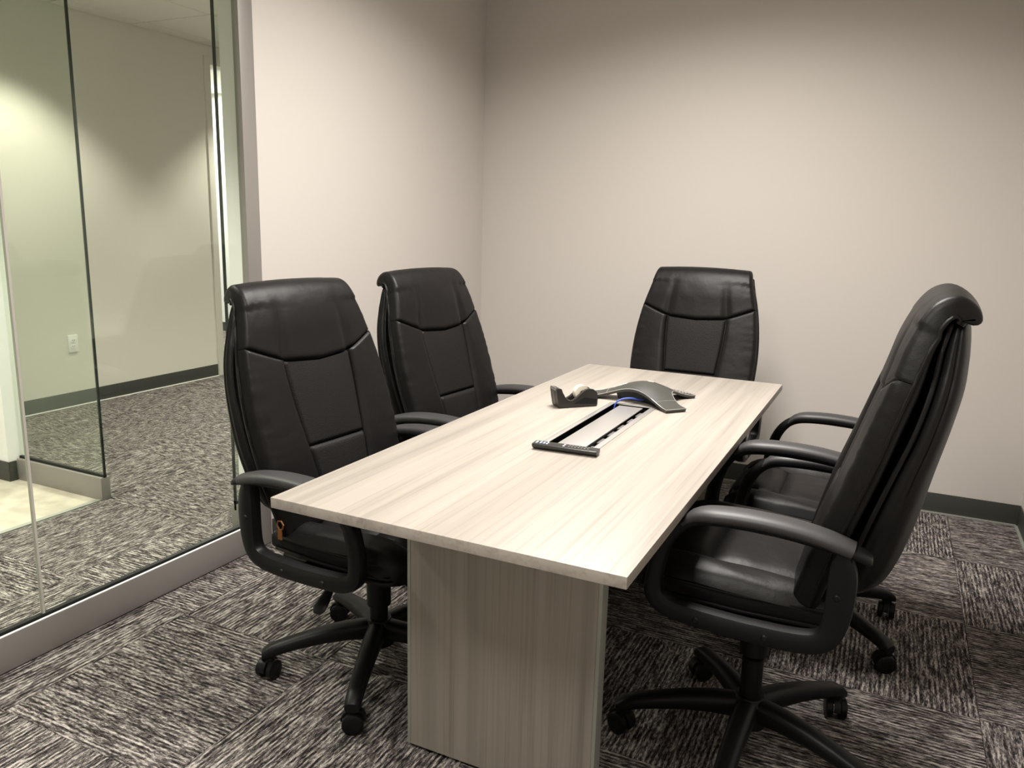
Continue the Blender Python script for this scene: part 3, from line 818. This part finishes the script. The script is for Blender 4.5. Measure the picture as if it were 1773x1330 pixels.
        for i, p in enumerate(padp):
            t = i / 24; w = 0.0355 * (0.62 + 0.38 * min(1, t / .22)) * (1 if t < .9 else 1 - 0.12 * (t - .9) / .1)
            hgt = 0.0155 * (0.55 + 0.45 * min(1, t / .15))
            d = (padp[min(i + 1, 24)] - padp[max(i - 1, 0)]).normalized(); n = Vector((d.y, -d.x))
            rings.append([(p.x + n.x * b_, sg * 0.303 + a, p.y + n.y * b_) for (a, b_) in rrect(w, hgt, 18, 2.6)])
        part('arm_pad', MB().loft(rings), 'pad', arm, 60, label='padded black arm pad')
        rings = [[(x, sg * 0.303 + a, z + b_) for (a, b_) in rrect(w, h, 16, 2.8)] for (x, z, w, h) in ((-0.2055, 0.6325, 0.027, 0.012), (-0.222, 0.627, 0.027, 0.012), (-0.236, 0.622, 0.023, 0.010), (-0.242, 0.620, 0.014, 0.006))]
        part('end_cap', MB().loft(rings), 'plastic', arm, 60)
        for (bx_, bz_) in ((-0.185, 0.535), (-0.055, 0.413), (0.09, 0.417)):
            part('bolt', MB().cyl((bx_, sg * 0.3255, bz_), (0, sg, 0), 0.0075, 0.003, 12, 0.005), 'plastic', arm, 40)
        # bracket tying the arm to the seat pan
        part('bracket', MB().box(-0.06, 0.10, min(sg * 0.2, sg * 0.29), max(sg * 0.2, sg * 0.29), 0.393, 0.405), 'plastic', arm, 30, 0.002)
    return root, ups

GROUP = 'black leather office chairs around the conference table'
CH = [  # label, x, y, facing, raise, base angle
    ('black leather office chair nearest the glass wall, left of the table front', -1.288, 1.806, math.radians(-5), 0.0, math.radians(-138.9)),
    ('black leather office chair beside the beige left wall, farther along the table', -1.306, 2.555, math.radians(-5), 0.0, 0.4),
    ('black leather office chair at the far head of the table, facing the viewer', -0.788, 3.31, -math.pi / 2, 0.0, 0.2),
    ('raised black leather office chair nearest the viewer on the right, seen from its side', -0.222, 1.93, math.pi, 0.073, math.radians(51.5)),
    ('black leather office chair mostly hidden behind the raised right-hand chair', -0.165, 2.70, math.pi, 0.0, math.radians(36)),
]
for k, (lab, x, y, rz, up, ba) in enumerate(CH):
    root, ups = make_chair(lab, ba - rz)
    root['group'] = GROUP
    root.location = (x, y, 0); root.rotation_euler = (0, 0, rz)
    for o in ups: o.location.z += up
    if k == 0:
        tag = MB().tube([(0.0, 0, 0), (0.012, 0, 0.004), (0.016, 0, 0.016), (0.008, 0, 0.026), (-0.004, 0, 0.024), (-0.008, 0, 0.012)], 0.0022, 6, True)
        tag.box(-0.006, 0.008, -0.0015, 0.0015, -0.028, 0.0)
        part('hang_tag', tag, 'orange', root, 40, loc=(-0.125, -0.262, 0.492), label='small orange hang tag')

# ------------------------------------------------------------------ things on the table
ZT = TH
# remote control lying across the front end of the tray
rm = thing('remote_control', 'slim black remote control lying across the front of the cable tray', 'remote', (-0.727, 1.852, ZT + 0.0022), math.radians(4))
rings = []
for (x, hw0, hw1) in ((-0.088, .010, .0175), (-0.084, .011, .019), (0.084, .011, .019), (0.088, .010, .0175)):
    rings.append([(x, -hw0, 0.0), (x, hw0, 0.0), (x, hw1, 0.007), (x, hw1, 0.0125), (x, hw1 - .002, 0.014), (x, -hw1 + .002, 0.014), (x, -hw1, 0.0125), (x, -hw1, 0.007)])
part('body', MB().loft(rings), 'remote', rm, 30, 0.001)
for (kx, ky, mat) in [(-0.079, 0.0, 'keyw')] + [(-0.068 + 0.009 * a, 0.0, 'keyb') for a in range(2)] + \
        [(-0.050, 0.006, 'keyw'), (-0.050, -0.006, 'keyw')] + [(-0.004, 0.006, 'keyw'), (-0.004, -0.006, 'keyw')] + \
        [(0.010 + 0.0085 * a, yy, 'key') for a in range(3) for yy in (-0.006, 0.006)] + [(0.036 + 0.0085 * a, yy, 'key') for a in range(4) for yy in (-0.006, 0.006)]:
    part('button', MB().box(kx - 0.0026, kx + 0.0026, ky - (0.0026 if ky else .008), ky + (0.0026 if ky else .008), 0.0138, 0.0154), mat, rm, 30, 0.0006)

# tape dispenser
d0, d1_ = Vector((-0.928, 2.291)), Vector((-0.832, 2.394))
ang = math.atan2(d1_.y - d0.y, d1_.x - d0.x)
td = thing('tape_dispenser', 'dark brown desk tape dispenser with a roll of white tape', 'tape dispenser', (d0.x, d0.y, ZT), ang)
DS = 1.14
prof = [(0.0, 0.004), (0.004, 0.0), (0.134, 0.0), (0.138, 0.004), (0.139, 0.030), (0.134, 0.042), (0.122, 0.050), (0.106, 0.052), (0.092, 0.048), (0.076, 0.038),
        (0.060, 0.026), (0.048, 0.0205), (0.036, 0.021), (0.024, 0.029), (0.013, 0.045), (0.008, 0.056), (-0.006, 0.058), (-0.010, 0.054), (-0.006, 0.03)]
def side(y0, y1, pr=prof): return [[(x, y, z * DS) for (x, z) in pr] for y in (y0, y1)]
body = MB().loft(side(0.0, 0.013)).loft(side(0.041, 0.054))
mid = [(0.0, 0.004), (0.004, 0.0), (0.134, 0.0), (0.138, 0.004), (0.138, 0.034), (0.130, 0.036), (0.122, 0.012), (0.06, 0.010), (0.048, 0.0195), (0.036, 0.0205), (0.024, 0.0285), (0.013, 0.0445), (0.008, 0.0555), (-0.006, 0.0575), (-0.010, 0.0535), (-0.006, 0.03)]
body.loft(side(0.013, 0.041, mid))
part('body', body, 'disp', td, 40, 0.0016)
tr_ = part('tape_roll', MB().loft([[(0.090 + r * math.cos(2 * math.pi * k / 28), y, 0.0425 + r * math.sin(2 * math.pi * k / 28)) for k in range(28)] for (y, r) in ((0.0165, 0.010), (0.0165, 0.0255), (0.0375, 0.0255), (0.0375, 0.010))]), 'tape', td, 40)
part('hub', MB().cyl((0.090, 0.027, 0.0425), (0, 1, 0), 0.0098, 0.027, 16), 'disp', tr_)
part('cutter', MB().box(-0.0115, -0.0085, 0.008, 0.046, 0.058, 0.0685), 'silver', td, 30, label='metal tear blade')
part('side_inlay', MB().loft([[(x, y, z) for (x, z) in ((0.052, 0.013), (0.132, 0.008), (0.134, 0.024), (0.090, 0.033))] for y in (-0.0008, 0.0004)]), 'gasket', td, 30)

# conference phone
ph = thing('conference_phone', 'grey three-legged arched conference phone with keypad on table', 'phone', (-0.727, 2.562, ZT + 0.001))
LEGA = [math.radians(a) for a in (190, 319, 52)]
RT, HWL = 0.188, 0.038
outl = []
for k in range(3):
    a, nx = LEGA[k], LEGA[(k + 1) % 3]
    ca, sa = math.cos(a), math.sin(a); cn, sn = math.cos(nx), math.sin(nx)
    tipl = Vector((RT * ca + HWL * sa, RT * sa - HWL * ca)); tipr = Vector((RT * ca - HWL * sa, RT * sa + HWL * ca))
    nxt = Vector((RT * cn + HWL * sn, RT * sn - HWL * cn))
    for t in (0.0, 0.34, 0.67): outl.append(tipl.lerp(tipr, t))
    mid_d = ((Vector((ca, sa)) + Vector((cn, sn))) * 0.5)
    vall = mid_d.normalized() * 0.030 if mid_d.length > 0.05 else Vector((0, 0))
    for t in range(22):
        u = t / 22
        outl.append(tipr * (1 - u) ** 2 + vall * 2 * u * (1 - u) + nxt * u * u)
NO = len(outl)
def ztop(p):
    r = min(1.0, p.length / 0.192)
    return 0.010 + 0.054 * (math.cos(r * math.pi) * 0.5 + 0.5)
RM = 8
vs_, fs_ = [], []
for lay in (0, 1):
    for m_ in range(RM + 1):
        for p in outl:
            q = p * (m_ / RM) if m_ else Vector((0, 0)) + p * 0.004
            if lay == 1: q = q * 0.985
            vs_.append((q.x, q.y, ztop(q) - (0.0095 + 0.006 * (1 - m_ / RM) if lay else 0)))
def pid(l, m_, k): return (l * (RM + 1) + m_) * NO + k % NO
for m_ in range(RM):
    for k in range(NO):
        fs_.append((pid(0, m_, k), pid(0, m_, k + 1), pid(0, m_ + 1, k + 1), pid(0, m_ + 1, k)))
        fs_.append((pid(1, m_, k), pid(1, m_ + 1, k), pid(1, m_ + 1, k + 1), pid(1, m_, k + 1)))
for k in range(NO): fs_.append((pid(0, RM, k), pid(0, RM, k + 1), pid(1, RM, k + 1), pid(1, RM, k)))
fs_.append(tuple(pid(0, 0, k) for k in range(NO))); fs_.append(tuple(pid(1, 0, k) for k in range(NO - 1, -1, -1)))
part('body', MB().add(vs_, fs_), 'phone', ph, 40)
part('silver_edge', MB().tube([(p.x, p.y, ztop(p) + 0.0004) for p in outl], 0.0013, 6, True), 'silver', ph, 60, label='thin silver edge line')
core = MB().loft([[(p.x * f, p.y * f, z) for p in outl] for (f, z) in ((0.40, 0.0), (0.46, 0.002), (0.50, 0.026), (0.44, 0.040))])
part('speaker_base', core, 'phone_dark', ph, 40)
for k in range(3):
    a = LEGA[k]; ca, sa = math.cos(a), math.sin(a)
    pts = []
    for j in range(9):
        l = -HWL * 1.02 + 2 * HWL * 1.02 * j / 8; r = 0.125
        q = Vector((r * ca - l * sa, r * sa + l * ca)); pts.append((q.x, q.y, ztop(q) + 0.0003))
    part('seam_line', MB().tube(pts, 0.0007, 5), 'silver', ph, 60)
a = LEGA[2]; ca, sa = math.cos(a), math.sin(a)
for i in range(4):
    for j in range(3):
        r = 0.136 + 0.013 * i; l = -0.018 + 0.018 * j
        q = Vector((r * ca - l * sa, r * sa + l * ca))
        part('key', MB().loft([[(q.x + 0.0055 * math.cos(t) * f, q.y + 0.0055 * math.sin(t) * f, ztop(q) + z) for t in [2 * math.pi * n / 8 for n in range(8)]] for (f, z) in ((1, -0.001), (1, 0.003), (0.8, 0.004))]), 'key', ph, 40)
lg_ = Vector((0.016, 0.018))
part('logo', MB().loft([[(lg_.x + 0.013 * math.cos(t), lg_.y + 0.0055 * math.sin(t), ztop(lg_) + z) for t in [2 * math.pi * n / 16 for n in range(16)]] for z in (-0.001, 0.0012)]), 'logo', ph, 40, label='small pale oval emblem')

# blue network cable from the tray to the phone
cb = thing('network_cable', 'short blue network cable running from tray to phone', 'cable', (-0.79, 2.452, ZT))
part('cord', MB().tube(catmull([(-0.004, -0.014, -0.03), (0.0, -0.004, 0.004), (0.014, 0.012, 0.016), (0.04, 0.028, 0.020), (0.062, 0.046, 0.014), (0.074, 0.062, 0.012)], 30), 0.0032, 8), 'blue', cb, 60)
